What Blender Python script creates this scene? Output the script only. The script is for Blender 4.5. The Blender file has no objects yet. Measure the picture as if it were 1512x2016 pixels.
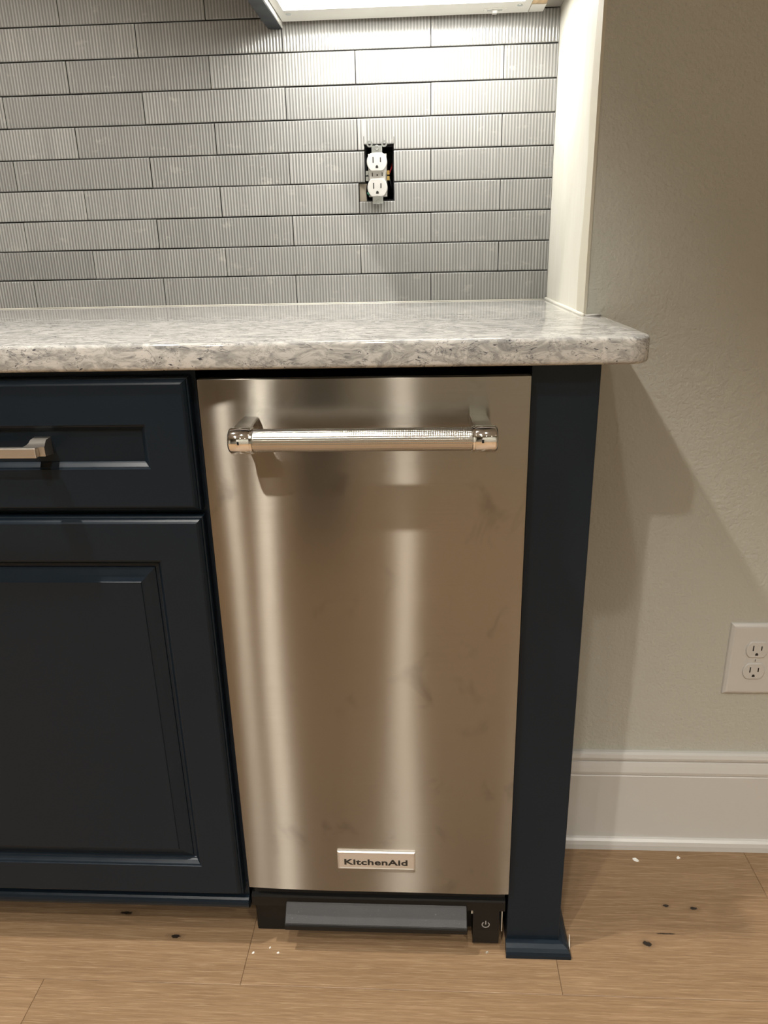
import bpy, bmesh, math, random
from mathutils import Vector, Matrix
random.seed(7)
S = bpy.context.scene
COL = S.collection

# ------------------------------------------------------------------ camera
CAM = dict(loc=(0.2595, -0.8417, 1.0114), pitch=-19.513, yaw=-3.313, roll=-1.291, f=1473.6)
cd = bpy.data.cameras.new('camera'); cam = bpy.data.objects.new('camera', cd); COL.objects.link(cam)
_p, _y, _r = (math.radians(CAM[k]) for k in ('pitch', 'yaw', 'roll'))
fw = Vector((math.sin(_y) * math.cos(_p), math.cos(_y) * math.cos(_p), math.sin(_p)))
rt = Vector((math.cos(_y), -math.sin(_y), 0)); up = rt.cross(fw)
rt, up = math.cos(_r) * rt + math.sin(_r) * up, -math.sin(_r) * rt + math.cos(_r) * up
M = Matrix((rt, up, -fw)).transposed().to_4x4(); M.translation = Vector(CAM['loc'])
cam.matrix_world = M
cd.sensor_fit = 'VERTICAL'; cd.sensor_height = 36.0; cd.lens = CAM['f'] / 2016 * 36.0
cd.clip_start = 0.02
S.camera = cam

# ------------------------------------------------------------------ world, exposure
w = bpy.data.worlds.new('world'); S.world = w; w.use_nodes = True
w.node_tree.nodes['Background'].inputs[0].default_value = (1, .9, .78, 1)
w.node_tree.nodes['Background'].inputs[1].default_value = 0.02
vs = S.view_settings; vs.view_transform = 'Standard'; vs.look = 'None'; vs.gamma = 1.0; vs.exposure = 0.0
vs.use_curve_mapping = False
S.cycles.use_denoising = True
S.cycles.max_bounces = 6; S.cycles.diffuse_bounces = 3; S.cycles.glossy_bounces = 4; S.cycles.transmission_bounces = 0; S.cycles.volume_bounces = 0
S.cycles.caustics_reflective = False; S.cycles.adaptive_threshold = .05; S.cycles.use_light_tree = False
S.cycles.sample_clamp_indirect = 6.0

CEIL = 2.5
# recessed ceiling cans, then added fill lamps: x, y, watts, cone degrees, blend
CANS_AND_FILLS = [(-.53, -.30, 130, 86, .3), (-.49, -1.49, 100, 106, .25), (.175, -.92, 62, 84, .7), (-.58, -2.2, 92, 114, .6), (.12, -2.4, 105, 114, .6),
        (1.5, -1.9, 190, 112, .7), (.9, -2.6, 140, 112, .7), (-1.9, -1.0, 160, 80, .6), (-1.9, -2.2, 160, 80, .6)]  # this row: fill lamps added to lift the ambient light, not known cans
for i, (x, y, pw, sz, bl) in enumerate(CANS_AND_FILLS):
    l = bpy.data.lights.new('can_and_fill_spot', 'SPOT'); l.energy = pw; l.color = (1, .945, .865)
    l.spot_size = math.radians(sz); l.spot_blend = bl; l.shadow_soft_size = .028
    o = bpy.data.objects.new('can_and_fill_spot', l); o.location = (x, y, CEIL - .012); COL.objects.link(o)

# ------------------------------------------------------------------ helpers
def mesh(name, verts, faces, mat=None, parent=None, smooth=False, pinv=None):
    me = bpy.data.meshes.new(name); me.from_pydata([tuple(v) for v in verts], [], [tuple(f) for f in faces])
    bm = bmesh.new(); bm.from_mesh(me); bmesh.ops.recalc_face_normals(bm, faces=bm.faces); bm.to_mesh(me); bm.free()
    if smooth: me.polygons.foreach_set('use_smooth', [True] * len(me.polygons))
    me.update()
    if mat: me.materials.append(mat)
    return link(name, me, parent)
def link(name, me, parent=None):
    o = bpy.data.objects.new(name, me); COL.objects.link(o)
    if parent is not None: attach(o, parent)
    return o
def attach(o, parent):
    o.parent = parent
    m = Matrix.Translation(parent.location); q = parent.parent
    while q is not None:
        q = q.parent
    o.matrix_parent_inverse = parent.get('_w') and Matrix.Identity(4) or wm(parent).inverted()
def wm(o):
    m = Matrix.Translation(o.location)
    if o.parent is not None: m = wm(o.parent) @ o.matrix_parent_inverse @ m
    return m
def empty(name, loc, label=None, cat=None, group=None):
    o = bpy.data.objects.new(name, None); o.location = loc; o.empty_display_size = .05; COL.objects.link(o)
    tag(o, label, cat, group); return o
def tag(o, label=None, cat=None, group=None, kind=None):
    if label: o['label'] = label
    if cat: o['category'] = cat
    if group: o['group'] = group
    if kind: o['kind'] = kind
    return o
def boxvf(x0, x1, y0, y1, z0, z1):
    v = [(x0, y0, z0), (x1, y0, z0), (x1, y1, z0), (x0, y1, z0), (x0, y0, z1), (x1, y0, z1), (x1, y1, z1), (x0, y1, z1)]
    return v, [(0, 3, 2, 1), (4, 5, 6, 7), (0, 1, 5, 4), (1, 2, 6, 5), (2, 3, 7, 6), (3, 0, 4, 7)]
def box(name, x0, x1, y0, y1, z0, z1, mat, parent=None, bev=0.0, seg=2):
    v, f = boxvf(x0, x1, y0, y1, z0, z1)
    me = bpy.data.meshes.new(name); me.from_pydata(v, [], f)
    bm = bmesh.new(); bm.from_mesh(me)
    if bev > 0:
        bmesh.ops.bevel(bm, geom=list(bm.edges), offset=bev, segments=seg, affect='EDGES', profile=.5)
    bmesh.ops.recalc_face_normals(bm, faces=bm.faces); bm.to_mesh(me); bm.free()
    me.materials.append(mat)
    return link(name, me, parent)
def multibox(name, boxes, mat, parent=None):
    V, F = [], []
    for b in boxes:
        v, f = boxvf(*b); n = len(V); V += v; F += [tuple(i + n for i in q) for q in f]
    return mesh(name, V, F, mat, parent)
def prism_x(name, prof, x0, x1, mat, parent=None, m0=0, m1=0, smooth=False):
    """profile of (y,z) extruded along x; m0/m1 mitre the ends: x shifts by m*(y-ymax)"""
    n = len(prof); ym = max(p[0] for p in prof)
    V = [(x0 + m0 * (ym - y), y, z) for y, z in prof] + [(x1 + m1 * (ym - y), y, z) for y, z in prof]
    F = [(i, (i + 1) % n, n + (i + 1) % n, n + i) for i in range(n)] + [tuple(range(n - 1, -1, -1)), tuple(range(n, 2 * n))]
    return mesh(name, V, F, mat, parent, smooth)
def rings(name, x0, x1, z0, z1, prof, mat, parent=None, close=True):
    """concentric rectangles: prof = list of (inset, y); a panelled front"""
    V, F = [], []
    for ins, y in prof:
        a, b, c, d = x0 + ins, x1 - ins, z0 + ins, z1 - ins
        V += [(a, y, c), (b, y, c), (b, y, d), (a, y, d)]
    for k in range(len(prof) - 1):
        for i in range(4):
            j = (i + 1) % 4
            F.append((4 * k + i, 4 * k + j, 4 * k + 4 + j, 4 * k + 4 + i))
    n = 4 * (len(prof) - 1); F.append((n, n + 1, n + 2, n + 3))
    if close: F.append((3, 2, 1, 0))
    return mesh(name, V, F, mat, parent)
def lathe_x(name, prof, cy, cz, mat, parent=None, n=40, smooth=True):
    """prof (x, r) turned about an axis along x"""
    V, F = [], []
    for x, r in prof:
        for k in range(n):
            a = 2 * math.pi * k / n; V.append((x, cy + r * math.cos(a), cz + r * math.sin(a)))
    for i in range(len(prof) - 1):
        for k in range(n):
            F.append((i * n + k, i * n + (k + 1) % n, (i + 1) * n + (k + 1) % n, (i + 1) * n + k))
    F += [tuple(range(n)), tuple(range(len(prof) * n - 1, (len(prof) - 1) * n - 1, -1))]
    o = mesh(name, V, F, mat, parent, smooth)
    return o
def autosmooth(o, ang=35):
    me = o.data
    me.polygons.foreach_set('use_smooth', [True] * len(me.polygons))
    bm = bmesh.new(); bm.from_mesh(me)
    for e in bm.edges:
        e.smooth = len(e.link_faces) == 2 and e.calc_face_angle(0) < math.radians(ang)
    bm.to_mesh(me); bm.free(); return o
def poly_y(name, pts, y0, y1, mat, parent=None, bev=0.0):
    """polygon (x,z) extruded in y from y0 (front) to y1"""
    n = len(pts)
    V, F = [], []
    if bev:
        cx = sum(p[0] for p in pts) / n; cz = sum(p[1] for p in pts) / n
        L = []
        for x, z in pts:
            d = math.hypot(x - cx, z - cz); L.append((x - (x - cx) / d * bev, z - (z - cz) / d * bev))
        V = [(x, y0, z) for x, z in L] + [(x, y0 + bev, z) for x, z in pts] + [(x, y1, z) for x, z in pts]; k = 3
    else:
        V = [(x, y0, z) for x, z in pts] + [(x, y1, z) for x, z in pts]; k = 2
    for r in range(k - 1):
        F += [(r * n + i, r * n + (i + 1) % n, (r + 1) * n + (i + 1) % n, (r + 1) * n + i) for i in range(n)]
    F += [tuple(range(n)), tuple(range(k * n - 1, (k - 1) * n - 1, -1))]
    return mesh(name, V, F, mat, parent)
def tube(name, pts, r, mat, parent=None, n=10):
    V, F = [], []
    P = [Vector(p) for p in pts]
    for i, p in enumerate(P):
        t = (P[min(i + 1, len(P) - 1)] - P[max(i - 1, 0)]).normalized()
        a = t.orthogonal().normalized(); b = t.cross(a)
        for k in range(n):
            q = 2 * math.pi * k / n; V.append(p + r * (math.cos(q) * a + math.sin(q) * b))
    for i in range(len(P) - 1):
        for k in range(n):
            F.append((i * n + k, i * n + (k + 1) % n, (i + 1) * n + (k + 1) % n, (i + 1) * n + k))
    F += [tuple(range(n)), tuple(range(len(P) * n - 1, (len(P) - 1) * n - 1, -1))]
    return mesh(name, V, F, mat, parent, True)

# ------------------------------------------------------------------ materials
class NT:
    def __init__(s, name):
        s.m = bpy.data.materials.new(name); s.m.use_nodes = True; s.t = s.m.node_tree
        s.b = s.t.nodes['Principled BSDF']; s.out = s.t.nodes['Material Output']
    def n(s, typ, props=None, **inp):
        nd = s.t.nodes.new(typ)
        for k, v in (props or {}).items(): setattr(nd, k, v)
        for k, v in inp.items(): s.set(nd, k, v)
        return nd
    def set(s, nd, k, v):
        if isinstance(k, str):
            key = k.replace('_', ' ') if k not in nd.inputs else k
            sock = nd.inputs[int(k[1:])] if (k[0] == 'i' and k[1:].isdigit()) else nd.inputs[key]
        else: sock = nd.inputs[k]
        if isinstance(v, bpy.types.NodeSocket): s.t.links.new(v, sock)
        elif isinstance(v, (tuple, list)) and sock.type == 'RGBA' and len(v) == 3: sock.default_value = (*v, 1)
        else: sock.default_value = v
    def pos(s): return s.n('ShaderNodeNewGeometry').outputs['Position']
    def mapv(s, vec, scale=(1, 1, 1), loc=(0, 0, 0), rot=(0, 0, 0)):
        return s.n('ShaderNodeMapping', None, Vector=vec, Location=loc, Rotation=rot, Scale=scale).outputs[0]
    def noise(s, vec, scale, detail=2, rough=.5, dist=0):
        return s.n('ShaderNodeTexNoise', None, Vector=vec, Scale=scale, Detail=detail, Roughness=rough, Distortion=dist).outputs['Fac']
    def ramp(s, fac, stops, interp='LINEAR'):
        nd = s.n('ShaderNodeValToRGB'); nd.color_ramp.interpolation = interp
        cr = nd.color_ramp
        while len(cr.elements) < len(stops): cr.elements.new(.5)
        for e, (p, c) in zip(cr.elements, stops):
            e.position = p; e.color = (c, c, c, 1) if isinstance(c, (int, float)) else (*c, 1)
        s.t.links.new(fac, nd.inputs[0]); return nd.outputs[0]
    def math(s, op, a, b=0, c=None):
        nd = s.n('ShaderNodeMath', dict(operation=op)); s.set(nd, 0, a); s.set(nd, 1, b)
        if c is not None: s.set(nd, 2, c)
        return nd.outputs[0]
    def mix(s, fac, a, b, blend='MIX'):
        nd = s.n('ShaderNodeMix', dict(data_type='RGBA', blend_type=blend)); s.set(nd, 0, fac); s.set(nd, 6, a); s.set(nd, 7, b)
        return nd.outputs[2]
    def bump(s, h, strength=.3, dist=.001):
        s.set(s.b, 'Normal', s.n('ShaderNodeBump', None, Height=h, Strength=strength, Distance=dist).outputs[0])
    def P(s, **k):
        for a, v in k.items(): s.set(s.b, a.replace('_', ' '), v)
        return s
def c8(r, g, b):
    f = lambda v: (v / 255 / 12.92) if v / 255 <= .04045 else ((v / 255 + .055) / 1.055) ** 2.4
    return (f(r), f(g), f(b))
def simple(name, col, rough=.5, metal=0, **k):
    m = NT(name); m.P(Base_Color=col, Roughness=rough, Metallic=metal, **k); return m.m

def mat_navy():
    m = NT('navy_paint'); p = m.pos()
    a = m.noise(p, 9, 3)
    m.P(Base_Color=m.mix(a, (.0062, .0122, .0198), (.0082, .0148, .0228)), Roughness=m.ramp(m.noise(p, 25, 3), [(.3, .30), (.7, .38)]), Specular_IOR_Level=.22)
    m.bump(m.noise(p, 420, 2), .06, .0006)
    return m.m
NAVY = mat_navy()
def mat_wallpaint():
    m = NT('greige_wall_paint'); p = m.pos()
    m.P(Base_Color=m.mix(m.noise(p, 3, 2), (.455, .455, .402), (.485, .482, .428)), Roughness=.55)
    h = m.math('ADD', m.noise(p, 210, 3, .6), m.math('MULTIPLY', m.noise(p, 60, 2), .6))
    m.bump(h, .6, .0018)
    return m.m
GREIGE = mat_wallpaint()
def mat_primer():
    m = NT('white_primed_drywall'); p = m.pos()
    a = m.noise(m.mapv(p, (1, 6, 1.2)), 9, 4, .6)
    m.P(Base_Color=m.mix(m.ramp(a, [(.35, 0), (.7, 1)]), (.70, .685, .615), (.66, .64, .56)), Roughness=.5)
    m.bump(m.noise(p, 90, 3), .15, .001)
    return m.m
PRIMER = mat_primer()
MUD = simple('cream_corner_compound', (.54, .51, .42), .6)
CEILW = simple('ceiling_white', (.52, .515, .50), .8)
TRIMW = simple('white_semigloss_trim', (.56, .55, .525), .35)
PLASTIC = simple('white_outlet_plastic', (.56, .55, .525), .3)
DARKSLOT = simple('dark_slot', (.012, .011, .01), .6)
BLACKP = simple('black_plastic', (.006, .0058, .0055), .4, Specular_IOR_Level=.3)
BLACKM = simple('black_recess', (.004, .004, .004), .7)
CHROME = simple('chrome', (.82, .81, .79), .06, 1)
GALV = simple('galvanised_steel', (.62, .66, .66), .35, 1)
BRASS = simple('brass', (.75, .55, .2), .3, 1)
NICKEL = simple('brushed_nickel', (.60, .56, .51), .4, 1)
LEDW = simple('white_fixture_enamel', (.80, .80, .76), .4)
CHIP = simple('white_paint_flake', (.8, .79, .75), .6)
MORTAR = simple('dark_thinset', (.075, .072, .067), .9)
PLASTER = simple('rough_grey_mortar', (.33, .29, .23), .9)
BOXBLUE = simple('dark_outlet_box', (.012, .012, .016), .6)
REDW = simple('red_wire', (.35, .02, .03), .4)
GREENW = simple('green_wire', (.03, .16, .10), .4)
BLACKW = simple('black_wire', (.01, .01, .012), .4)

YT = .588          # face of the tile
TW, RP = .2475, .0509
ZC = .9144         # counter top
def mat_tile():
    m = NT('fluted_grey_glazed_tile'); p = m.pos()
    sx = m.n('ShaderNodeSeparateXYZ', None, Vector=p)
    rnd = m.n('ShaderNodeObjectInfo').outputs['Random']
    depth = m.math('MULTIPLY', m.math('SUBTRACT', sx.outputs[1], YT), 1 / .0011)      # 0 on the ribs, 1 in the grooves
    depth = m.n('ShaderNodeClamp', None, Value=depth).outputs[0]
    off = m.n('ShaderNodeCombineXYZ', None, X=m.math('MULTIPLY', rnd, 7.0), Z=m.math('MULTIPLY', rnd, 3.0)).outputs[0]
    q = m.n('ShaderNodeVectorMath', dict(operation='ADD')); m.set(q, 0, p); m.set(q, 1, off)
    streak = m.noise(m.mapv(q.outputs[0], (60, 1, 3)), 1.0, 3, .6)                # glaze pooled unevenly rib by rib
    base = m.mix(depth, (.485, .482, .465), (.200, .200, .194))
    base = m.mix(m.ramp(streak, [(.35, .0), (.75, .38)]), base, (.20, .20, .194))
    base = m.mix(m.math('MULTIPLY', rnd, .22), base, (.27, .27, .262))
    speck = m.ramp(m.noise(p, 95, 4, .65, 1.2), [(.735, 0), (.76, 1)])
    scuff = m.ramp(m.noise(m.mapv(p, (1, 1, 1.6)), 26, 5, .7), [(.60, 0), (.74, .30)])
    base = m.mix(speck, base, (.74, .71, .64)); base = m.mix(scuff, base, (.62, .60, .54))
    m.P(Base_Color=base, Roughness=m.ramp(streak, [(.2, .08), (.8, .16)]))
    m.bump(m.noise(m.mapv(p, (1, 1, .5)), 260, 2), .12, .0008)
    return m.m
TILE = mat_tile()

def mat_quartz():
    m = NT('veined_white_quartz'); p = m.pos()
    d = m.n('ShaderNodeTexNoise', None, Vector=p, Scale=14, Detail=3)
    wob = m.n('ShaderNodeVectorMath', dict(operation='SCALE')); m.set(wob, 0, d.outputs['Color']); m.set(wob, 'Scale', .045)
    q = m.n('ShaderNodeVectorMath', dict(operation='ADD')); m.set(q, 0, m.mapv(p, (.78, 1.3, 1.75), rot=(0, .42, .12))); m.set(q, 1, wob.outputs[0])
    q = q.outputs[0]
    cloud = m.noise(q, 46, 5, .66, 1.4)
    base = m.ramp(cloud, [(.32, (.27, .27, .265)), (.43, (.37, .368, .355)), (.49, (.48, .476, .458)), (.55, (.61, .60, .575)), (.75, (.66, .65, .625))])
    patch = m.n('ShaderNodeTexVoronoi', dict(feature='F1'), Vector=q, Scale=58).outputs['Color']
    base = m.mix(.22, base, m.ramp(patch, [(.2, (.24, .24, .232)), (.7, (.58, .565, .53))]))
    def vein(sc, w_, d_): return m.ramp(m.math('ABSOLUTE', m.math('SUBTRACT', m.noise(q, sc, 4, .62, d_), .5)), [(0, 1), (w_, 0)])
    e1 = m.math('MULTIPLY', vein(30, .022, 1.2), m.ramp(m.noise(q, 30, 4, .65), [(.45, 0), (.58, 1)]))
    e2 = m.math('MULTIPLY', vein(75, .035, .8), m.ramp(m.noise(q, 44, 4, .65), [(.49, 0), (.60, 1)]))
    base = m.mix(m.math('MULTIPLY', e1, .68), base, (.06, .064, .078))
    base = m.mix(m.math('MULTIPLY', e2, .62), base, (.085, .087, .098))
    flake = m.math('MULTIPLY', m.ramp(m.noise(q, 190, 2, .5, .8), [(.66, 0), (.69, 1)]), m.ramp(m.noise(q, 24, 2), [(.44, 0), (.54, 1)]))
    base = m.mix(m.math('MULTIPLY', flake, .9), base, (.03, .034, .05))
    m.P(Base_Color=base, Roughness=.055)
    return m.m
QUARTZ = mat_quartz()

KNOTS = [(-.226, .064, .012, .004), (-.133, .0235, .010, .0042), (.596, .033, .0085, .006), (.688, .101, .007, .0035), (.6458, .105, .005, .003), (.629, .052, .018, .0012)]
def mat_oak():
    m = NT('oak_plank'); p = m.pos()
    rnd = m.n('ShaderNodeObjectInfo').outputs['Random']
    off = m.n('ShaderNodeCombineXYZ', None, X=m.math('MULTIPLY', rnd, 9.0), Y=m.math('MULTIPLY', rnd, 5.3)).outputs[0]
    q = m.n('ShaderNodeVectorMath', dict(operation='ADD')); m.set(q, 0, p); m.set(q, 1, off); q = q.outputs[0]
    wv = m.noise(m.mapv(q, (2.2, 9, 1)), 1.6, 3, .55)
    rings_ = m.n('ShaderNodeTexWave', dict(wave_type='BANDS', bands_direction='Y', wave_profile='SAW'), Vector=m.mapv(q, (.35, 1, 1)), Scale=22, Distortion=6, Detail=3, Detail_Scale=.9, Detail_Roughness=.55).outputs['Fac']
    fine = m.noise(m.mapv(q, (13, 430, 1)), 1.0, 4, .7)
    pores = m.ramp(m.noise(m.mapv(q, (22, 620, 1)), 1.0, 2, .6), [(.55, 0), (.66, 1)])
    broad = m.noise(m.mapv(q, (3, 26, 1)), 1.0, 4, .6)
    base = m.mix(rnd, (.325, .207, .114), (.28, .182, .103))
    base = m.mix(m.ramp(broad, [(.38, 0), (.72, .6)]), base, (.195, .119, .062))
    base = m.mix(m.ramp(rings_, [(.0, .30), (.20, .0), (.85, 0), (1, .22)]), base, (.43, .305, .185))
    base = m.mix(m.ramp(fine, [(.42, .0), (.64, .62)]), base, (.170, .102, .052))
    base = m.mix(m.math('MULTIPLY', pores, .45), base, (.40, .285, .17))
    sx = m.n('ShaderNodeSeparateXYZ', None, Vector=p)
    jit = m.math('MULTIPLY', m.math('SUBTRACT', m.noise(p, 120, 3, .7), .5), 1.6)
    k = None
    for (kx, ky, rx, ry) in KNOTS:
        dx = m.math('DIVIDE', m.math('SUBTRACT', sx.outputs[0], kx), rx); dy = m.math('DIVIDE', m.math('SUBTRACT', sx.outputs[1], ky), ry)
        d = m.math('SQRT', m.math('ADD', m.math('MULTIPLY', dx, dx), m.math('MULTIPLY', dy, dy)))
        k = d if k is None else m.math('MINIMUM', k, d)
    k = m.math('ADD', k, jit)
    base = m.mix(m.ramp(m.math('MULTIPLY', k, .25), [(.0, .75), (.5, 0)]), base, (.11, .068, .036))
    base = m.mix(m.ramp(k, [(.62, 1), (.9, 0)]), base, (.018, .013, .010))
    m.P(Base_Color=base, Roughness=m.ramp(fine, [(.3, .36), (.7, .5)]), Specular_IOR_Level=.4)
    h = m.math('SUBTRACT', m.math('MULTIPLY', fine, -.6), m.math('MULTIPLY', pores, .6))
    m.bump(h, .25, .0005)
    return m.m
OAK = mat_oak()

def mat_steel():
    m = NT('brushed_stainless'); p = m.pos()
    g = m.noise(m.mapv(p, (9, 9, 1500)), 1.0, 2, .7)
    g2 = m.noise(m.mapv(p, (40, 40, 5000)), 1.0, 1, .5)
    sm = m.noise(m.mapv(p, (1, 1, .7)), 17, 4, .6, .6)
    smudge = m.ramp(sm, [(.60, 0), (.72, 1)])
    col = m.mix(g, (.262, .242, .208), (.328, .305, .264))
    col = m.mix(m.math('MULTIPLY', smudge, .45), col, (.15, .137, .118))
    # hairline brushing along x: reflections stay crisp sideways and smear up and down; a tight and a wide lobe
    tang = m.n('ShaderNodeCombineXYZ', None, X=1.0, Y=0.0, Z=0.0).outputs[0]
    nrm = m.n('ShaderNodeBump', None, Height=g2, Strength=.05, Distance=.0002).outputs[0]
    ra = m.math('ADD', .15, m.math('MULTIPLY', g, .03))
    rb = m.math('ADD', .235, m.math('MULTIPLY', g, .03))
    A = m.n('ShaderNodeBsdfAnisotropic', dict(distribution='GGX'), Color=col, Roughness=ra, Anisotropy=.55, Normal=nrm, Tangent=tang)
    B = m.n('ShaderNodeBsdfAnisotropic', dict(distribution='GGX'), Color=col, Roughness=rb, Anisotropy=.87, Normal=nrm, Tangent=tang)
    mx = m.n('ShaderNodeMixShader', None, i0=.42); m.t.links.new(A.outputs[0], mx.inputs[1]); m.t.links.new(B.outputs[0], mx.inputs[2])
    m.t.links.new(mx.outputs[0], m.out.inputs[0])
    return m.m
STEEL = mat_steel()
KNURL = simple('knurled_stainless', (.52, .495, .455), .2, 1)
def mat_pedal():
    m = NT('grey_grip_rubber'); p = m.pos()
    f = m.ramp(m.noise(p, 300, 3, .7), [(.66, 0), (.76, 1)])
    m.P(Base_Color=m.mix(m.math('MULTIPLY', f, .35), m.mix(m.noise(p, 30, 3), (.036, .037, .040), (.05, .051, .055)), (.35, .34, .32)), Roughness=.6)
    m.bump(m.noise(p, 900, 2), .3, .0005); return m.m
PEDAL = mat_pedal()
def mat_rawwood():
    m = NT('raw_pine'); p = m.pos()
    g = m.noise(m.mapv(p, (160, 8, 60)), 1.0, 4, .6, .4)
    m.P(Base_Color=m.ramp(g, [(.3, (.42, .28, .15)), (.6, (.66, .50, .32)), (.8, (.72, .58, .40))]), Roughness=.7); return m.m
PINE = mat_rawwood()
def emis(name, col, st):
    m = bpy.data.materials.new(name); m.use_nodes = True; t = m.node_tree; t.nodes.clear()
    e = t.nodes.new('ShaderNodeEmission'); e.inputs[0].default_value = (*col, 1); e.inputs[1].default_value = st
    o = t.nodes.new('ShaderNodeOutputMaterial'); t.links.new(e.outputs[0], o.inputs[0]); return m
LEDGLOW = emis('led_diffuser_glow', (1, .975, .915), 39)
CAN_FILL_GLOW = emis('can_and_fill_glow', (1, .93, .83), 30)

# ------------------------------------------------------------------ the setting
YG, XW = .244, .4837
RX0, RX1, RY0 = -3.0, 2.6, -3.6
fl = box('floor', RX0, RX1, RY0, .72, -.08, -.014, MORTAR); tag(fl, kind='structure')
# planks: rows run along x; row edges and butt joints measured from the photo
def plank(x0, x1, y0, y1):
    g = .00018; b = .0007
    V = [(x0 + g, y0 + g, -.014), (x1 - g, y0 + g, -.014), (x1 - g, y1 - g, -.014), (x0 + g, y1 - g, -.014)]
    V += [(x, y, -b) for x, y, _ in V[:4]]
    V += [(x0 + g + b, y0 + g + b, 0), (x1 - g - b, y0 + g + b, 0), (x1 - g - b, y1 - g - b, 0), (x0 + g + b, y1 - g - b, 0)]
    F = [(0, 1, 5, 4), (1, 2, 6, 5), (2, 3, 7, 6), (3, 0, 4, 7), (4, 5, 9, 8), (5, 6, 10, 9), (6, 7, 11, 10), (7, 4, 8, 11), (8, 9, 10, 11), (3, 2, 1, 0)]
    return mesh('plank', V, F, OAK, fl)
PWID = .29
for (a, b) in ((-1.9, -.012), (-.012, .454), (.454, .8145)): plank(a, b, -.0545, .25)
plank(-3.0, -1.9, -.0545, .25)
plank(.8145, 2.6, -.0545, .1807); plank(.8145, 2.6, .1807, .25)
for (a, b) in ((-3.0, -1.5), (-1.5, -.306), (-.306, 1.35), (1.35, 2.6)): plank(a, b, -.0545 - PWID, -.0545)
y = -.0545 - PWID; rp = random.Random(3)
while y > RY0:
    y1 = max(y - PWID, RY0); x = RX0 - rp.random() * 1.2
    while x < RX1:
        ln = 1.1 + rp.random() * .9; a, b = max(x, RX0), min(x + ln, RX1)
        if b - a > .05: plank(a, b, y1, y)
        x += ln
    y = y1
ce = box('ceiling', RX0, RX1, RY0, .72, CEIL, CEIL + .08, CEILW); tag(ce, kind='structure')
for (cx, cy, *_r) in CANS_AND_FILLS:  # the added fill lamps get a trim and lens too
    n = 32
    V, F = [], []
    for r, z in ((.040, CEIL - .001), (.046, CEIL - .006), (.084, CEIL - .006), (.088, CEIL)):
        V += [(cx + r * math.cos(2 * math.pi * k / n), cy + r * math.sin(2 * math.pi * k / n), z) for k in range(n)]
    for i in range(3): F += [(i * n + k, i * n + (k + 1) % n, (i + 1) * n + (k + 1) % n, (i + 1) * n + k) for k in range(n)]
    mesh('can_and_fill_trim', V, F, TRIMW, ce, True)
    mesh('can_and_fill_lens', [(cx + .040 * math.cos(2 * math.pi * k / n), cy + .040 * math.sin(2 * math.pi * k / n), CEIL - .0015) for k in range(n)], [tuple(range(n))], CAN_FILL_GLOW, ce)
wl = box('wall_left', RX0 - .1, RX0, RY0, .72, 0, CEIL, GREIGE); tag(wl, kind='structure')
we = box('wall_east', RX1, RX1 + .1, RY0, .72, 0, CEIL, GREIGE); tag(we, kind='structure')
# wall opposite, with an opening to a hall on its left
wo = multibox('wall_opposite', [(-.42, RX1, -2.95, -2.83, 0, CEIL), (RX0, -1.5, -2.95, -2.83, 0, CEIL), (-1.5, -.42, -2.95, -2.83, 2.1, CEIL), (RX0, RX1, RY0 - .1, RY0, 0, CEIL)], GREIGE); tag(wo, kind='structure')
tr = multibox('trim_1', [(-.49, -.405, -2.83, -2.81, 0, 2.19), (-1.58, -1.49, -2.83, -2.81, 0, 2.19), (-1.49, -.49, -2.83, -2.81, 2.1, 2.19), (-.11, RX1, -2.83, -2.812, 0, .14)], TRIMW); tag(tr, kind='structure')

pc = empty('reflection_standin', (-.13, -1.85, 0), 'slim navy bin-shaped stand-in added behind the viewer to reflect as a dark band in the steel', 'reflection stand-in')  # unseen stand-in, added only so the steel front reflects something dark
box('body', -.223, -.036, -1.96, -1.75, .012, .86, NAVY, pc, .012, 3)
box('lid', -.227, -.032, -1.964, -1.746, .862, .91, NAVY, pc, .012, 3)
box('base', -.215, -.044, -1.95, -1.76, 0, .0125, BLACKP, pc)

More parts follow.
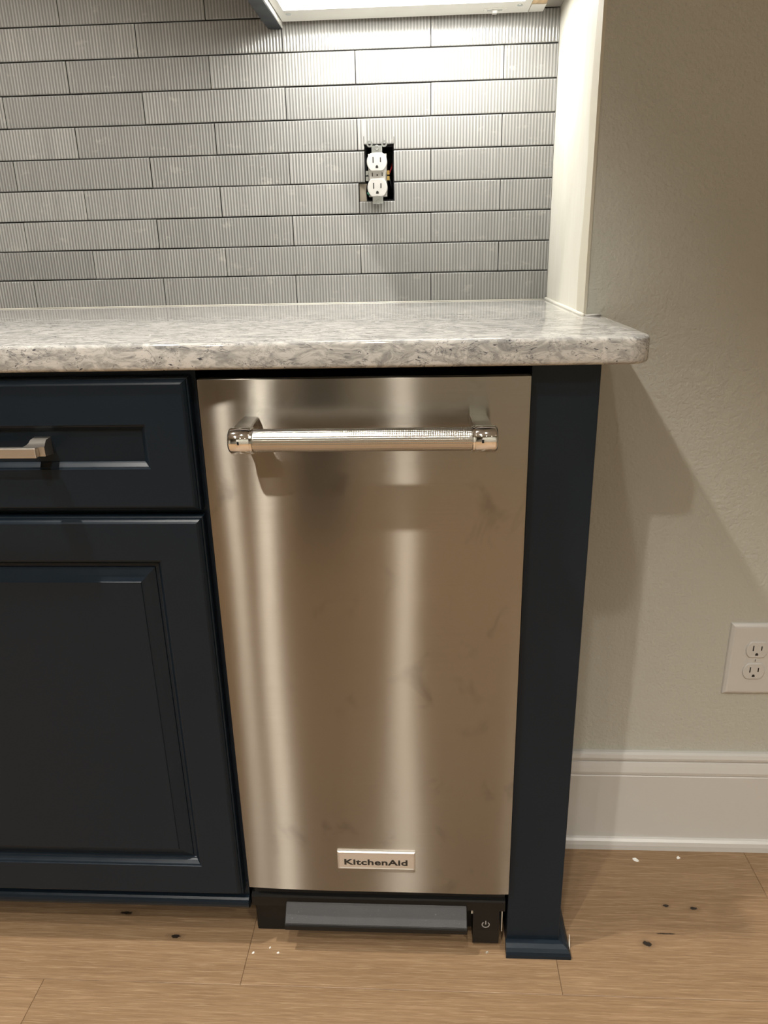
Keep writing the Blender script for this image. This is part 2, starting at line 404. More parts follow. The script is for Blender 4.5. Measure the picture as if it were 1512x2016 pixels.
# tiled wall at the back of the niche, with the hole for the outlet box
HX0, HX1, HZ0, HZ1 = .1565, .2080, 1.0875, 1.1785
wb = multibox('wall_back', [(RX0, HX0, YT + .0085, .72, 0, CEIL), (HX1, XW, YT + .0085, .72, 0, CEIL), (HX0, HX1, YT + .0085, .72, 0, HZ0), (HX0, HX1, YT + .0085, .72, HZ1, CEIL)], MORTAR)
tag(wb, kind='structure')
NF = 46; PITCH = (TW - .0018) / NF
def tile_mesh(name, rects, xa):
    """fluted tile: rects of (x0,x1,z0,z1) all in one mesh; xa = where the flutes start"""
    V, F, sm = [], [], []
    for (x0, x1, z0, z1) in rects:
        ks = [x0]; st = PITCH / 6
        k = math.floor((x0 - xa) / st) + 1
        while xa + k * st < x1 - 1e-5:
            if xa + k * st > x0 + 1e-5: ks.append(xa + k * st)
            k += 1
        ks.append(x1)
        b = .0011; n0 = len(V)
        rows = [(z0, .0085), (z0, .0013), (z0 + b, 0), (z0 + 2 * b, 0), (z1 - 2 * b, 0), (z1 - b, 0), (z1, .0013), (z1, .0085)]
        for (z, dy) in rows:
            for x in ks:
                ph = (x - xa) / PITCH; c = .5 + .5 * math.cos(2 * math.pi * ph)
                fl_ = .0011 * (c ** .65)
                ed = min(1, min(x - x0, x1 - x) / .0016); fl_ = fl_ * max(0, ed)
                yy = YT + (fl_ if dy == 0 else (max(dy, fl_ + .0003) if dy < .008 else dy))
                V.append((x, yy, z))
        m = len(ks)
        for r in range(7):
            for i in range(m - 1):
                F.append((n0 + r * m + i, n0 + r * m + i + 1, n0 + (r + 1) * m + i + 1, n0 + (r + 1) * m + i)); sm.append(1 <= r <= 5)
        for e in (0, m - 1):
            F.append(tuple(n0 + r * m + e for r in range(8))); sm.append(False)
        F.append((n0, n0 + m - 1, n0 + 8 * m - 1, n0 + 7 * m)); sm.append(False)
    me = bpy.data.meshes.new(name); me.from_pydata(V, [], F)
    me.polygons.foreach_set('use_smooth', sm)
    bm = bmesh.new(); bm.from_mesh(me); bmesh.ops.recalc_face_normals(bm, faces=bm.faces); bm.to_mesh(me); bm.free()
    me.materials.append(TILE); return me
full = None; G = .00080
rj = random.Random(11)
XL = -1.35
for r in range(1, 16):
    za, zb = ZC + (r - 1) * RP + G, ZC + r * RP - G
    if r == 1: za = ZC + .0012
    xj = .2718 if r % 2 else .3927
    x = xj + TW * 2
    xend = XW - .0022 if r <= 9 else .002
    while x > XL:
        x0, x1 = x - TW + G, x - G; x -= TW
        if x0 > xend - .004: continue
        jx, jy, jz = (rj.random() - .5) * .0006, (rj.random() - .5) * .0008, (rj.random() - .5) * .0005
        near = abs(x0 - G - (.3927 - TW)) < .004
        if r == 6 and near:      # notched at the foot for the outlet
            me = tile_mesh('tile', [(x0, HX0, za, zb), (HX0, HX1, HZ1, zb), (HX1, x1, za, zb)], x0); o = link('tile', me, wb)
        elif r == 4 and near:    # notched at the head, its left arm broken away
            me = tile_mesh('tile', [(x0, HX1, za, HZ0), (HX1, x1, za, zb)], x0); o = link('tile', me, wb)
        elif r == 5 and x0 < HX0 < x1:
            link('tile', tile_mesh('tile', [(x0, HX0 - .0005, za, zb)], x0), wb)
            link('tile', tile_mesh('tile', [(HX1, x1, za, zb)], x0), wb); continue
        elif x1 > xend or r == 1:
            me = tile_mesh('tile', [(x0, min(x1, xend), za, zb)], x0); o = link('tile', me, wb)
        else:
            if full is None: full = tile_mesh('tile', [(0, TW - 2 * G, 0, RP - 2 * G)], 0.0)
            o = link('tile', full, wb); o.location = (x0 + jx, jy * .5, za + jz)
# bare mortar left of the outlet hole
mesh('mortar_patch', [(.1462, YT + .0062, HZ0 + .0005), (HX0 + .002, YT + .0062, HZ0 + .0005), (HX0 + .0005, YT + .0066, 1.104), (HX0 + .003, YT + .006, 1.1165), (.1462, YT + .005, 1.1168),
      (.1462, YT + .0085, HZ0 + .0005), (HX0 + .002, YT + .0085, HZ0 + .0005), (HX0 + .0005, YT + .0085, 1.104), (HX0 + .003, YT + .0085, 1.1165), (.1462, YT + .0085, 1.1168)],
     [(0, 1, 2, 3, 4), (9, 8, 7, 6, 5), (0, 1, 6, 5), (1, 2, 7, 6), (2, 3, 8, 7), (3, 4, 9, 8), (4, 0, 5, 9)], PLASTER, wb)

tube('caulk_bead', [(XL, YT + .0005, ZC + .0006), (-.4, YT + .0003, ZC + .0008), (0.1, YT + .0005, ZC + .0006), (XW - .004, YT + .0003, ZC + .0008)], .0010, PRIMER, wb, 8)
for x_, h_ in ((HX0 - .0002, .0130), (HX1 + .0002, .0115)):
    box('saw_cut', x_ - .0004, x_ + .0004, YT - .0003, YT + .004, HZ1 - .001, HZ1 + h_, DARKSLOT, wb)

# greige wall standing forward of the niche, its white return, corner bead and baseboard
wr = box('wall_right', XW, RX1, YG, .72, 0, CEIL, GREIGE); tag(wr, kind='structure')
wn = box('wall_return', XW - .0015, XW + .001, YG + .0006, YT + .0085, ZC + .0004, 1.45, PRIMER); tag(wn, kind='structure')
V = []
for i in range(9):
    z = ZC + .0005 + (1.45 - ZC) * i / 8; wob = .012 * math.sin(i * 1.9) + .006 * math.sin(i * 4.3) - i * .003
    V += [(XW - .0015, .305 + wob, z), (XW - .0032, .29 + wob * .7, z), (XW - .0032, YG - .0006, z), (XW + .0008, YG - .0006, z), (XW + .0008, .305 + wob, z)]
F = []
for i in range(8):
    for k in range(5): F.append((i * 5 + k, i * 5 + (k + 1) % 5, i * 5 + 5 + (k + 1) % 5, i * 5 + 5 + k))
F += [(0, 1, 2, 3, 4), (44, 43, 42, 41, 40)]
mesh('corner_bead', V, F, MUD, wn)
tube('caulk_bead', [(XW - .003, .243, ZC + .0012), (XW - .0032, .30, ZC + .0012), (XW - .003, .38, ZC + .0015), (XW - .0034, .47, ZC + .0012), (XW - .003, .586, ZC + .0018)], .0028, PRIMER, wn)
tube('caulk_bead', [(XW - .001, YG - .001, ZC + .0008), (.495, YG - .001, ZC + .0012), (.504, YG - .001, ZC + .002)], .0016, TRIMW, wr)
bp = [(YG, 0), (YG - .022, 0), (YG - .022, .010), (YG - .0205, .017), (YG - .017, .0205), (YG - .013, .0215), (YG - .013, .150), (YG - .0115, .1515), (YG - .0115, .153), (YG - .0145, .1545), (YG - .0150, .160), (YG - .0125, .170), (YG - .0105, .1765), (YG - .0085, .1775), (YG - .0085, .1805), (YG - .0115, .1815), (YG - .012, .186), (YG - .010, .192), (YG - .006, .1945), (YG, .1945)]
bb = prism_x('baseboard_right', bp, .4760, RX1, TRIMW); tag(bb, kind='structure')

# ------------------------------------------------------------------ counter
def counter():
    yo, xr, xl, zb = -.0060, .5095, -1.4, .8842
    R = .028
    pts = [(xl, yo)]
    for k in range(13):
        a = -math.pi / 2 + math.pi / 2 * k / 12; pts.append((xr - R + R * math.cos(a), yo + R + R * math.sin(a)))
    pts += [(xr, YG - .0006), (XW - .0036, YG - .0006), (XW - .0036, YT - .0004), (xl, YT - .0004)]
    n = len(pts)
    # inward offsets only along the two exposed sides
    def off(d):
        out = []
        for i, (x, y) in enumerate(pts):
            if i == 0: out.append((x, y + d))
            elif i <= 13:
                a = -math.pi / 2 + math.pi / 2 * (i - 1) / 12; out.append((x - d * math.cos(a), y - d * math.sin(a)))
            elif i == 14: out.append((x - d, y))
            else: out.append((x, y))
        return out
    r = .0045; lay = []
    for k in range(5):
        a = math.pi / 2 * k / 4; lay.append((r * (1 - math.sin(a)), zb + r * (1 - math.cos(a))))
    for k in range(5):
        a = math.pi / 2 * k / 4; lay.append((r * (1 - math.cos(a)), ZC - r * (1 - math.sin(a))))
    V, F = [], []
    for d, z in lay: V += [(x, y, z) for x, y in off(d)]
    L = len(lay)
    for q in range(L - 1):
        F += [(q * n + i, q * n + (i + 1) % n, (q + 1) * n + (i + 1) % n, (q + 1) * n + i) for i in range(n)]
    F += [tuple(range(n - 1, -1, -1)), tuple(range((L - 1) * n, L * n))]
    o = mesh('countertop', V, F, QUARTZ); autosmooth(o, 40)
    tag(o, 'white veined quartz countertop with rounded front corner running under the tiles', 'countertop')
counter()

# ------------------------------------------------------------------ base cabinet (navy)
cab = empty('base_cabinet', (-.55, .3, 0), 'navy painted base cabinet with panelled drawer above raised-panel door, left of the steel compactor', 'cabinet')
CX0, CX1 = -1.09, -.0066
multibox('carcass', [(CX0, CX1, .04, .56, .092, .8835)], NAVY, cab)
# face frame
multibox('face_frame', [(CX0, CX1, .020, .0405, .872, .8838), (CX0, CX1, .020, .0405, .700, .722), (CX0, CX1, .0195, .0405, .078, .118), (-.040, CX1, .0202, .0405, .07, .8838), (-.575, -.528, .0202, .0405, .07, .8838), (CX0, CX0 + .04, .0202, .0405, .07, .8838)], NAVY, cab)
rp_ = []
for k in range(9):
    a = math.pi * k / 8; rp_.append((.0185 - .0085 * math.sin(a), .0815 - .0105 * math.cos(a) * 1.0))
prism_x('bottom_moulding', [(.0195, .071)] + rp_ + [(.0195, .092)], CX0, CX1 - .0005, NAVY, cab, smooth=False)
multibox('toe_kick', [(CX0, CX1, .10, .115, 0, .092)], BLACKP, cab)
EDGE = [(0, .0195), (0, .0085), (.0008, .0068), (.0022, .0060), (.0030, .0042), (.0058, .0012), (.0078, 0)]
def drawer(x0, x1):
    d = rings('drawer_front', x0, x1, .7130, .8760, EDGE + [(.0545, 0), (.0550, .0012), (.0572, .0022), (.0610, .0062), (.0625, .0075), (.0625, .0085)], NAVY, cab)
    return d
def door(x0, x1):
    return rings('door', x0, x1, .1075, .7060, EDGE + [(.0565, 0), (.0570, .0014), (.0592, .0024), (.0628, .0062), (.0640, .0085), (.0655, .0088), (.0662, .0105), (.0690, .0105), (.0695, .0088), (.0780, .0050), (.0862, .0018), (.0870, .0006)], NAVY, cab)
dr = drawer(-.549, -.0118); drawer(-1.085, -.557)
door(-.549, -.0112); door(-1.085, -.557)
def pull(cx, cz, parent, half=.0815):
    """square bar pull on two flared feet"""
    p = box('pull_handle', cx - half - .0095, cx + half + .0095, -.0305, -.0225, cz - .0060, cz + .0060, NICKEL, parent, .0012, 2)
    for s in (-1, 1):
        # the foot sweeps from its pad on the drawer to the bar
        x = cx + s * (half + .0005)
        prof = [(.0004, .0105), (-.004, .0095), (-.009, .0070), (-.015, .0058), (-.0228, .0056)]
        V, F = [], []
        for i, (yy, h) in enumerate(prof):
            hw = [.0098, .0096, .0100, .0112, .0130][i]; sh = [-.0, -.0002, -.0012, -.0030, -.0052][i] * s * -.6
            V += [(x - hw + sh, yy + .0081, cz - h), (x + hw + sh, yy + .0081 if i == 0 else yy, cz - h), (x + hw + sh, yy + .0081 if i == 0 else yy, cz + h), (x - hw + sh, yy + .0081 if i == 0 else yy, cz + h)]
            if i: V[-4] = (x - hw + sh, yy, cz - h)
        for i in range(len(prof) - 1):
            for k in range(4): F.append((i * 4 + k, i * 4 + (k + 1) % 4, i * 4 + 4 + (k + 1) % 4, i * 4 + 4 + k))
        F += [(0, 1, 2, 3), (19, 18, 17, 16)]
        autosmooth(mesh('pull_foot', V, F, NICKEL, p if False else parent), 40)
    return p
pull(-.2775, .7960, dr)

# ------------------------------------------------------------------ end panel and shoe moulding
ep = empty('end_panel', (.42, .13, 0), 'navy painted end panel between the steel compactor and the greige wall', 'cabinet panel')
box('panel', .3808, .4588, .018, YG - .0005, .0, .8838, NAVY, ep, .0008, 1)
def qprof(): return [(0.0, 0.0), (-.0165, 0.0), (-.0165, .006), (-.0150, .011), (-.0115, .0155), (-.0060, .0190), (-.0015, .0205), (0, .0208)]
fs = [(.0178 + a, b) for a, b in qprof()]
prism_x('shoe_moulding', fs, .3792, .4590, NAVY, ep, m1=1.0)
# right-hand return of the shoe, mitred at the front corner
V = []
for (a, b) in qprof(): V.append((.4590 - a, .0178 + a, b))
for (a, b) in qprof(): V.append((.4590 - a, YG - .0235, b))
n = len(qprof())
mesh('shoe_moulding', V, [(i, (i + 1) % n, n + (i + 1) % n, n + i) for i in range(n)] + [tuple(range(n)), tuple(range(2 * n - 1, n - 1, -1))], NAVY, ep)

# ------------------------------------------------------------------ trash compactor
tc = empty('trash_compactor', (.189, .28, 0), 'stainless steel trash compactor with knurled bar handle and black foot pedal', 'trash compactor')
PX0, PX1, PZ0, PZ1 = -.0008, .3785, .1248, .8722
def panel():
    nx, nz = 72, 90
    V, F = [], []
    def yy(x, z):
        u = x - PX0; v = PX1 - x; t = PZ1 - z
        b = .0030 * math.exp(-u / .045) + .0010 * math.exp(-v / .030)
        b += .0016 * math.exp(-t / .05) * math.exp(-u / .07)
        b += .00022 * math.sin(x * 31 + 1.2 * math.sin(z * 5)) * math.sin(z * 6.0 + 1)
        return b - .0002
    xs = [PX0 + (PX1 - PX0) * i / nx for i in range(nx + 1)]; zs = [PZ0 + (PZ1 - PZ0) * k / nz for k in range(nz + 1)]
    for z in zs:
        for x in xs: V.append((x, yy(x, z), z))
    m = nx + 1
    F = [(k * m + i, k * m + i + 1, (k + 1) * m + i + 1, (k + 1) * m + i) for k in range(nz) for i in range(nx)]
    # folded edges
    ring = [(0, i) for i in range(m)] + [(k, nx) for k in range(1, nz + 1)] + [(nz, i) for i in range(nx - 1, -1, -1)] + [(k, 0) for k in range(nz - 1, 0, -1)]
    n0 = len(V); cxm = (PX0 + PX1) / 2; czm = (PZ0 + PZ1) / 2
    for step, (ins, dy) in enumerate(((-.0, .0012), (-.0, .0155))):
        for (k, i) in ring:
            x, y, z = V[k * m + i]; V.append((x, y + dy, z))
    R_ = len(ring)
    idx = [k * m + i for k, i in ring]
    for a, b in ((idx, [n0 + j for j in range(R_)]), ([n0 + j for j in range(R_)], [n0 + R_ + j for j in range(R_)])):
        F += [(a[j], a[(j + 1) % R_], b[(j + 1) % R_], b[j]) for j in range(R_)]
    F.append(tuple(n0 + R_ + j for j in range(R_ - 1, -1, -1)))
    o = mesh('front_panel', V, F, STEEL, tc); autosmooth(o, 50); return o
fp = panel()
box('body', .0040, .3760, .030, .52, .092, .868, BLACKM, tc)
# handle
HY, HZ = -.050, .8140
def knurled_bar(x0, x1, r, nd=100, na=34):
    nx, n = nd * 4, na * 4; V, F = [], []
    for i in range(nx + 1):
        t = i / nx; fade = min(1, 40 * t, 40 * (1 - t))
        for k in range(n):
            a = 2 * math.pi * k / n
            h = .00034 * fade * math.sin(math.pi * nd * t + a * na / 2) * math.sin(math.pi * nd * t - a * na / 2)
            V.append((x0 + (x1 - x0) * t, HY + (r + h) * math.cos(a), HZ + (r + h) * math.sin(a)))
    F = [(i * n + k, i * n + (k + 1) % n, (i + 1) * n + (k + 1) % n, (i + 1) * n + k) for i in range(nx) for k in range(n)]
    F += [tuple(range(n)), tuple(range((nx + 1) * n - 1, nx * n - 1, -1))]
    return mesh('handle_bar', V, F, KNURL, tc)
hd = knurled_bar(.0700, .3130, .0126); autosmooth(hd, 60)
for s in (0, 1):
    x0 = .0455 if s == 0 else .3105; x1 = x0 + .0275
    pr = [(x0, .0105), (x0 + .0006, .0128), (x0 + .0022, .0141), (x0 + .0032, .0144), (x1 - .0050, .0144), (x1 - .0040, .0137), (x1 - .0034, .0137), (x1 - .0028, .0146), (x1 - .0008, .0146), (x1, .0138)]
    if s: pr = [(x0 + x1 - x, r) for x, r in reversed(pr)]
    cp = lathe_x('end_cap', pr, HY, HZ, CHROME, hd, 64); autosmooth(cp, 40)
    a0, a1 = (.0500, .0685) if s == 0 else (.3110, .3300)          # where it meets the panel
    b0, b1 = (.0488, .0700) if s == 0 else (.3135, .3335)          # at the cap
    V = []
    for (y, xa, xb, za, zb_) in ((.0004, a0, a1, .8020, .8296), (-.030, (a0 + b0) / 2, (a1 + b1) / 2, .8030, .8290), (-.048, b0, b1, .8040, .8270)):
        V += [(xa, y, za), (xb, y, za), (xb, y, zb_), (xa, y, zb_)]
    F = [(i * 4 + k, i * 4 + (k + 1) % 4, i * 4 + 4 + (k + 1) % 4, i * 4 + 4 + k) for i in range(2) for k in range(4)] + [(0, 1, 2, 3), (11, 10, 9, 8)]
    br = mesh('bracket', V, F, CHROME, hd)
    bm = bmesh.new(); bm.from_mesh(br.data); bmesh.ops.bevel(bm, geom=[e for e in bm.edges if abs((e.verts[0].co - e.verts[1].co).y) > .01], offset=.0012, segments=2, affect='EDGES'); bm.to_mesh(br.data); bm.free()
# badge
BADGE = NT('satin_badge'); BADGE.P(Base_Color=(.70, .67, .63), Metallic=.7, Roughness=.32); BADGE = BADGE.m
bd = rings('badge', .1330, .2440, .1690, .2010, [(0, .001), (0, -.0022), (.0016, -.0036), (.0022, -.0036), (.0030, -.0031)], BADGE, tc)
def text_mesh(body, name, width, height, cx, cz, y, mat, parent, bold=.0):
    cu = bpy.data.curves.new(name, 'FONT'); cu.body = body; cu.size = 1; cu.offset = bold; cu.extrude = .02; cu.resolution_u = 4; cu.space_character = 1.04
    ob = bpy.data.objects.new(name, cu); COL.objects.link(ob)
    dg = bpy.context.evaluated_depsgraph_get(); me = bpy.data.meshes.new_from_object(ob.evaluated_get(dg))
    bpy.data.objects.remove(ob)
    xs = [v.co.x for v in me.vertices]; ys = [v.co.y for v in me.vertices]
    ax, bx_, ay, by = min(xs), max(xs), min(ys), max(ys)
    for v in me.vertices:
        X = (v.co.x - (ax + bx_) / 2) / (bx_ - ax) * width + cx; Z = (v.co.y - (ay + by) / 2) / (by - ay) * height + cz
        v.co = (X, y - v.co.z * .01, Z)
    me.materials.clear(); me.materials.append(mat)
    return link(name, me, parent)
INK = simple('dark_badge_ink', (.02, .018, .015), .5)
text_mesh('KitchenAid', 'lettering', .0905, .0102, .1880, .1823, -.0032, INK, bd, .028)
# toe base: black lip, feet, pedal, switch
prism_x('base_lip', [(.0480, .0930), (.0260, .0925), (.0215, .0905), (.0200, .0880), (.0200, .0715), (.0260, .0700), (.0480, .0700)], -.0045, .3772, BLACKP, tc)
box('shadow_gap', -.0005, .3765, .0260, .05, .0925, .1300, BLACKM, tc)
box('base_frame', .0030, .3730, .052, .50, .004, .092, BLACKM, tc)
box('foot', -.0055, .0470, .0405, .10, .0, .0700, BLACKP, tc, .0012, 1)
pv = [(.0235, .0812), (.0005, .0566), (-.0008, .0545), (-.0008, .0472), (.0020, .0455), (.0300, .0640), (.0300, .0812)]
pdl = prism_x('pedal', [(y, z) for y, z in pv], .0480, .3200, BLACKP, tc)
mesh('grip_pad', [(.0486, .0222, .0808), (.3196, .0222, .0808), (.3196, .0008, .0580), (.0486, .0008, .0580), (.0490, .0212, .0813), (.3192, .0212, .0813), (.3192, .0004, .0590), (.0490, .0004, .0590)],
     [(0, 1, 2, 3), (7, 6, 5, 4), (0, 1, 5, 4), (1, 2, 6, 5), (2, 3, 7, 6), (3, 0, 4, 7)], PEDAL, pdl)
sw = prism_x('power_switch', [(.050, .0735), (.0225, .0735), (.0200, .0715), (.0185, .0350), (.0200, .0080), (.0225, .0060), (.050, .0060)], .3300, .3690, BLACKP, tc)
box('switch_bracket', .3725, .3742, .022, .05, .030, .071, GALV, tc)
box('switch_bracket', .3270, .3335, .0215, .028, .0640, .0720, PLASTER, tc)
ICON = simple('grey_icon_print', (.30, .29, .28), .5)
V, F = [], []
icx, icz, ri, ro, K = .3490, .0462, .0046, .0060, 28
for k in range(K + 1):
    a = math.radians(90 + 38) + math.radians(360 - 76) * k / K
    for y in (.01835, .0190):
        V += [(icx + ri * math.cos(a), y, icz + ri * math.sin(a)), (icx + ro * math.cos(a), y, icz + ro * math.sin(a))]
for k in range(K):
    a, b = 4 * k, 4 * k + 4
    F += [(a, a + 1, b + 1, b), (a, b, b + 2, a + 2), (a + 1, a + 3, b + 3, b + 1)]
n0 = len(V); v_, f_ = boxvf(icx - .0008, icx + .0008, .01835, .0190, icz + .0005, icz + .0072); V += v_; F += [tuple(i + n0 for i in q) for q in f_]
mesh('power_icon', V, F, ICON, sw)

# ------------------------------------------------------------------ outlets
def face_pts(cx, cz, r=.0174, h=.0142, n=48):
    P = []
    for k in range(n):
        a = 2 * math.pi * k / n; P.append((cx + r * math.cos(a), cz + max(-h, min(h, r * math.sin(a)))))
    out = []
    for p in P:
        if not out or math.hypot(p[0] - out[-1][0], p[1] - out[-1][1]) > 1e-4: out.append(p)
    return out
def receptacle(cx, cz, y, parent, deep=.010):
    f = poly_y('receptacle_face', face_pts(cx, cz), y, y + deep, PLASTIC, parent, .0009)
    for (dx, h) in ((-.0064, .0048), (.0064, .0038)):
        box('slot', cx + dx - .0009, cx + dx + .0009, y - .0002, y + .002, cz + .0030 - h, cz + .0030 + h, DARKSLOT, f)
    gp = [(cx + .0023 * math.cos(math.pi * k / 8), cz - .0080 + .0026 * math.sin(math.pi * k / 8)) for k in range(9)] + [(cx - .0023, cz - .0100), (cx + .0023, cz - .0100)]
    poly_y('ground_slot', gp, y - .0002, y + .002, DARKSLOT, f)
    return f
# bare duplex outlet in the tile
ox = .1785
du = empty('duplex_outlet', (ox, YT, 1.088), 'bare white duplex outlet without cover plate hanging in the hole cut in the tile', 'outlet')
receptacle(ox, 1.1500, YT - .0105, du, .016); receptacle(ox, 1.1090, YT - .0105, du, .016)
box('bridge', ox - .0135, ox + .0135, YT - .0040, YT + .010, 1.1200, 1.1390, PLASTIC, du, .0006, 1)
multibox('body', [(ox - .0160, ox + .0160, YT + .004, YT + .030, 1.0950, 1.1640)], PLASTIC, du)
lathe = []
box('centre_screw_hole', ox - .0012, ox + .0012, YT - .0044, YT - .003, 1.1283, 1.1307, DARKSLOT, du)
for sx_ in (-.0093, .0078):
    box('bridge_slot', ox + sx_, ox + sx_ + .0014, YT - .0043, YT - .003, 1.1275, 1.1335, DARKSLOT, du)
for za, zb in ((1.0835, 1.0965), (1.1630, 1.1760)): box('yoke', ox - .0092, ox + .0092, YT - .0032, YT - .0018, za, zb, GALV, du, .0004, 1)
def ringear(cx, cz):
    n = 24; V, F = [], []
    for r in (.0026, .0053):
        for y in (YT - .0034, YT - .0022): V += [(cx + r * math.cos(2 * math.pi * k / n), y, cz + r * math.sin(2 * math.pi * k / n)) for k in range(n)]
    for k in range(n):
        j = (k + 1) % n
        F += [(k, j, 2 * n + j, 2 * n + k), (n + k, n + j, 3 * n + j, 3 * n + k), (k, j, n + j, n + k), (2 * n + k, 2 * n + j, 3 * n + j, 3 * n + k)]
    return mesh('plaster_ear', V, F, GALV, du)
ringear(ox - .0122, 1.1790); ringear(ox + .0130, 1.1790)
def screw(cx, cy, cz, r, mat, parent, axis='y'):
    n = 20
    o = poly_y('screw', [(cx + r * math.cos(2 * math.pi * k / n), cz + r * math.sin(2 * math.pi * k / n)) for k in range(n)], cy, cy + .003, mat, parent, .0006)
    return o
for z in (1.0862, 1.1735):
    screw(ox + .0002, YT - .0054, z, .0036, GALV, du)
for z in (1.1245, 1.1335):
    v = [(ox + .0165 + a, YT + .001 + b, z + c) for a in (0, .0045) for b in (0, .007) for c in (-.0034, .0034)]
    mesh('terminal_screw', v, [(0, 1, 3, 2), (4, 6, 7, 5), (0, 4, 5, 1), (2, 3, 7, 6), (0, 2, 6, 4), (1, 5, 7, 3)], BRASS, du)
    v = [(ox - .0205 + a, YT + .001 + b, z + c) for a in (0, .0045) for b in (0, .007) for c in (-.0034, .0034)]
    mesh('terminal_screw', v, [(0, 1, 3, 2), (4, 6, 7, 5), (0, 4, 5, 1), (2, 3, 7, 6), (0, 2, 6, 4), (1, 5, 7, 3)], GALV, du)
ob = multibox('outlet_box', [(HX0 + .0005, HX0 + .0025, YT + .012, .675, HZ0 + .001, HZ1 - .001), (HX1 - .0025, HX1 - .0005, YT + .012, .675, HZ0 + .001, HZ1 - .001), (HX0 + .0025, HX1 - .0025, YT + .012, .675, HZ0 + .001, HZ0 + .003), (HX0 + .0025, HX1 - .0025, YT + .012, .675, HZ1 - .003, HZ1 - .001), (HX0 + .0025, HX1 - .0025, .672, .675, HZ0 + .003, HZ1 - .003)], BOXBLUE)
tag(ob, 'dark electrical box recessed behind the bare duplex outlet', 'electrical box')
tag(tube('wire', [(ox + .020, YT + .016, 1.134), (ox + .0245, YT + .022, 1.142), (ox + .0240, YT + .040, 1.150), (ox + .018, YT + .070, 1.145)], .0019, REDW), 'red wire beside the upper socket of the bare outlet', 'wire')
tag(tube('wire', [(ox + .020, YT + .016, 1.124), (ox + .0240, YT + .020, 1.114), (ox + .0245, YT + .030, 1.100), (ox + .020, YT + .060, 1.096)], .0019, BLACKW), 'black wire beside the lower socket of the bare outlet', 'wire')
tag(tube('wire', [(ox - .0150, YT - .001, 1.0985), (ox - .0180, YT + .006, 1.1010), (ox - .0185, YT + .025, 1.103)], .0016, GREENW), 'green ground wire at the foot of the bare outlet', 'wire')

# covered outlet on the greige wall
px, pz = .7875, .3740
pl = empty('wall_outlet', (px, YG, pz - .065), 'white duplex outlet with oversize cover plate on the greige wall', 'outlet')
rings('cover_plate', px - .0435, px + .0435, pz - .0645, pz + .0645, [(0, YG - .0002), (0, YG - .0010), (.0010, YG - .0030), (.0045, YG - .0055), (.0075, YG - .0060)], PLASTIC, pl)
receptacle(px, pz + .0196, YG - .0082, pl, .0030); receptacle(px, pz - .0196, YG - .0082, pl, .0030)
sc = screw(px, YG - .0068, pz, .0030, PLASTIC, pl)
box('screw_slot', px - .0004, px + .0004, YG - .0070, YG - .006, pz - .0024, pz + .0024, DARKSLOT, pl)

# ------------------------------------------------------------------ upper cabinet and its light
uc = empty('upper_cabinet', (.24, .42, 1.355), 'navy upper cabinet above the counter, its underside lit by a white light bar', 'cabinet')
def side_panel():
    x0, x1, y0, y1, z0, z1 = .0030, .0250, .262, YT - .0012, 1.3550, 2.25
    pts = [(x0, y0), (x1, y0), (x1, y1)]
    r = .011
    for k in range(7):
        a = math.pi / 2 + math.pi / 2 * k / 6; pts.append((x0 + r + r * math.cos(a), y1 - r + r * math.sin(a)))
    n = len(pts); V = [(x, y, z0) for x, y in pts] + [(x, y, z1) for x, y in pts]
    F = [(i, (i + 1) % n, n + (i + 1) % n, n + i) for i in range(n)] + [tuple(range(n - 1, -1, -1)), tuple(range(n, 2 * n))]
    return mesh('side_panel', V, F, NAVY, uc)
side_panel()
box('inner_side', .0251, .0268, .285, YT - .002, 1.3562, 1.3874, LEDW, uc)
box('side_panel', .4302, .4530, .262, YT - .002, 1.3668, 2.25, PINE, uc)
box('end_cleat', .4300, .4533, .5460, .5855, 1.3655, 1.3668, LEDW, uc, .0004, 1)
box('bottom', .0268, .4302, .262, YT - .002, 1.3874, 1.3994, PINE, uc)
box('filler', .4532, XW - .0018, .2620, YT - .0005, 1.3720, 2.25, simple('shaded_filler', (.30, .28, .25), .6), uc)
rings('cabinet_door', .0040, XW - .003, 1.375, 2.25, [(0, .2615), (0, .2485), (.006, .2435), (.055, .2435), (.064, .2520), (.080, .2460)], NAVY, uc)
LX0, LX1, LY0, LY1, LZ = .0285, .4280, .4300, .5780, 1.3635
DY0, DY1 = .4440, .5170
lt = empty('under_cabinet_light', (.23, .50, 1.3873), 'white LED light bar with small rocker switch under the navy upper cabinet', 'light')
multibox('housing', [(LX0, LX1, DY1 + .0005, LY1, LZ, LZ + .0238), (LX0, LX1, LY0, DY0 - .0005, LZ, LZ + .0238), (LX0, LX0 + .012, DY0 - .0005, DY1 + .0005, LZ, LZ + .0238), (LX1 - .012, LX1, DY0 - .0005, DY1 + .0005, LZ, LZ + .0238), (LX0 + .012, LX1 - .012, DY0 - .0005, DY1 + .0005, LZ + .012, LZ + .0238)], LEDW, lt)
box('diffuser', LX0 + .0125, LX1 - .0125, DY0, DY1, LZ + .0008, LZ + .0100, LEDGLOW, lt)
rk = box('switch', .3560, .3920, .5480, .5640, LZ - .0012, LZ + .001, LEDW, lt, .0004, 1)
box('rocker', .3690, .3770, .5510, .5610, LZ - .0060, LZ - .0010, PLASTIC, rk, .0008, 1)
for yy in (.5520, .5575):
    box('rocker_groove', .3610, .3680, yy, yy + .0014, LZ - .0016, LZ - .001, GALV, rk)
    box('rocker_groove', .3780, .3850, yy, yy + .0014, LZ - .0016, LZ - .001, GALV, rk)
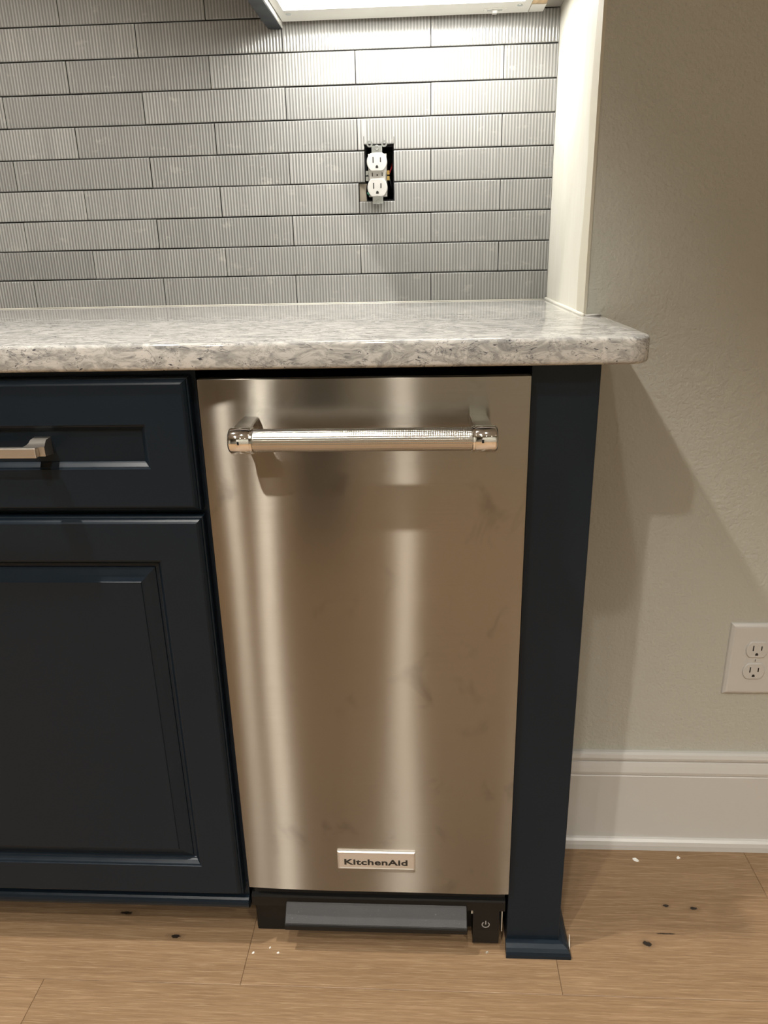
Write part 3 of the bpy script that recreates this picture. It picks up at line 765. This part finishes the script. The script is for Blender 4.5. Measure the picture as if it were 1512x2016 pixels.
for sx_ in (.0450, .4110):
    n = 16
    V = [(sx_ + .0042 * math.cos(2 * math.pi * k / n), .5360 + .0042 * math.sin(2 * math.pi * k / n), z) for z in (LZ - .0012, LZ + .001) for k in range(n)]
    mesh('screw', V, [(k, (k + 1) % n, n + (k + 1) % n, n + k) for k in range(n)] + [tuple(range(n)), tuple(range(2 * n - 1, n - 1, -1))], GALV, lt)

# ------------------------------------------------------------------ litter on the floor
def chip(x, y, sx_, sy_, h, rot, label, mat=CHIP, cat='paint flake', zt=0.0):
    r = random.Random(int(x * 1e4)); n = 7; P = []
    for k in range(n):
        a = 2 * math.pi * k / n; q = .75 + .5 * r.random(); u, v = sx_ * q * math.cos(a), sy_ * q * math.sin(a)
        P.append((x + u * math.cos(rot) - v * math.sin(rot), y + u * math.sin(rot) + v * math.cos(rot)))
    V = [(a, b, .0001 + zt) for a, b in P] + [(x + (a - x) * .8, y + (b - y) * .8, h * (.7 + .6 * r.random())) for a, b in P]
    o = mesh('paint_flake', V, [(k, (k + 1) % n, n + (k + 1) % n, n + k) for k in range(n)] + [tuple(range(n - 1, -1, -1)), tuple(range(n, 2 * n))], mat)
    return tag(o, label, cat)
chip(.6223, .1997, .0052, .0036, .0012, -.5, 'white paint flake on the floor near the baseboard, nearer the navy end panel')
chip(.6969, .2064, .0042, .0030, .0012, .6, 'white paint flake on the floor near the baseboard, below the wall outlet')
chip(-.004, -.002, .0022, .0018, .0012, .2, 'tiny white flake on the plank in front of the compactor foot, leftmost')
chip(.020, .008, .0020, .0016, .0010, .9, 'tiny white flake on the plank just in front of the compactor foot')
chip(.034, -.001, .0024, .0016, .0012, .3, 'tiny pale flake on the plank below the left end of the pedal')
chip(.351, .010, .0030, .0018, .0016, .5, 'small tan crumb on the floor in front of the power switch', PLASTER)
sl = mesh('wood_sliver', [(.4755, .0190, .0002), (.4771, .0192, .0002), (.4766, .0265, .0215), (.4758, .0263, .0215), (.4755, .0202, .0002), (.4771, .0204, .0002), (.4766, .0275, .0213), (.4758, .0273, .0213)],
          [(0, 1, 2, 3), (7, 6, 5, 4), (0, 1, 5, 4), (1, 2, 6, 5), (2, 3, 7, 6), (3, 0, 4, 7)], CHIP)
tag(sl, 'thin white sliver leaning by the corner of the shoe moulding', 'sliver')
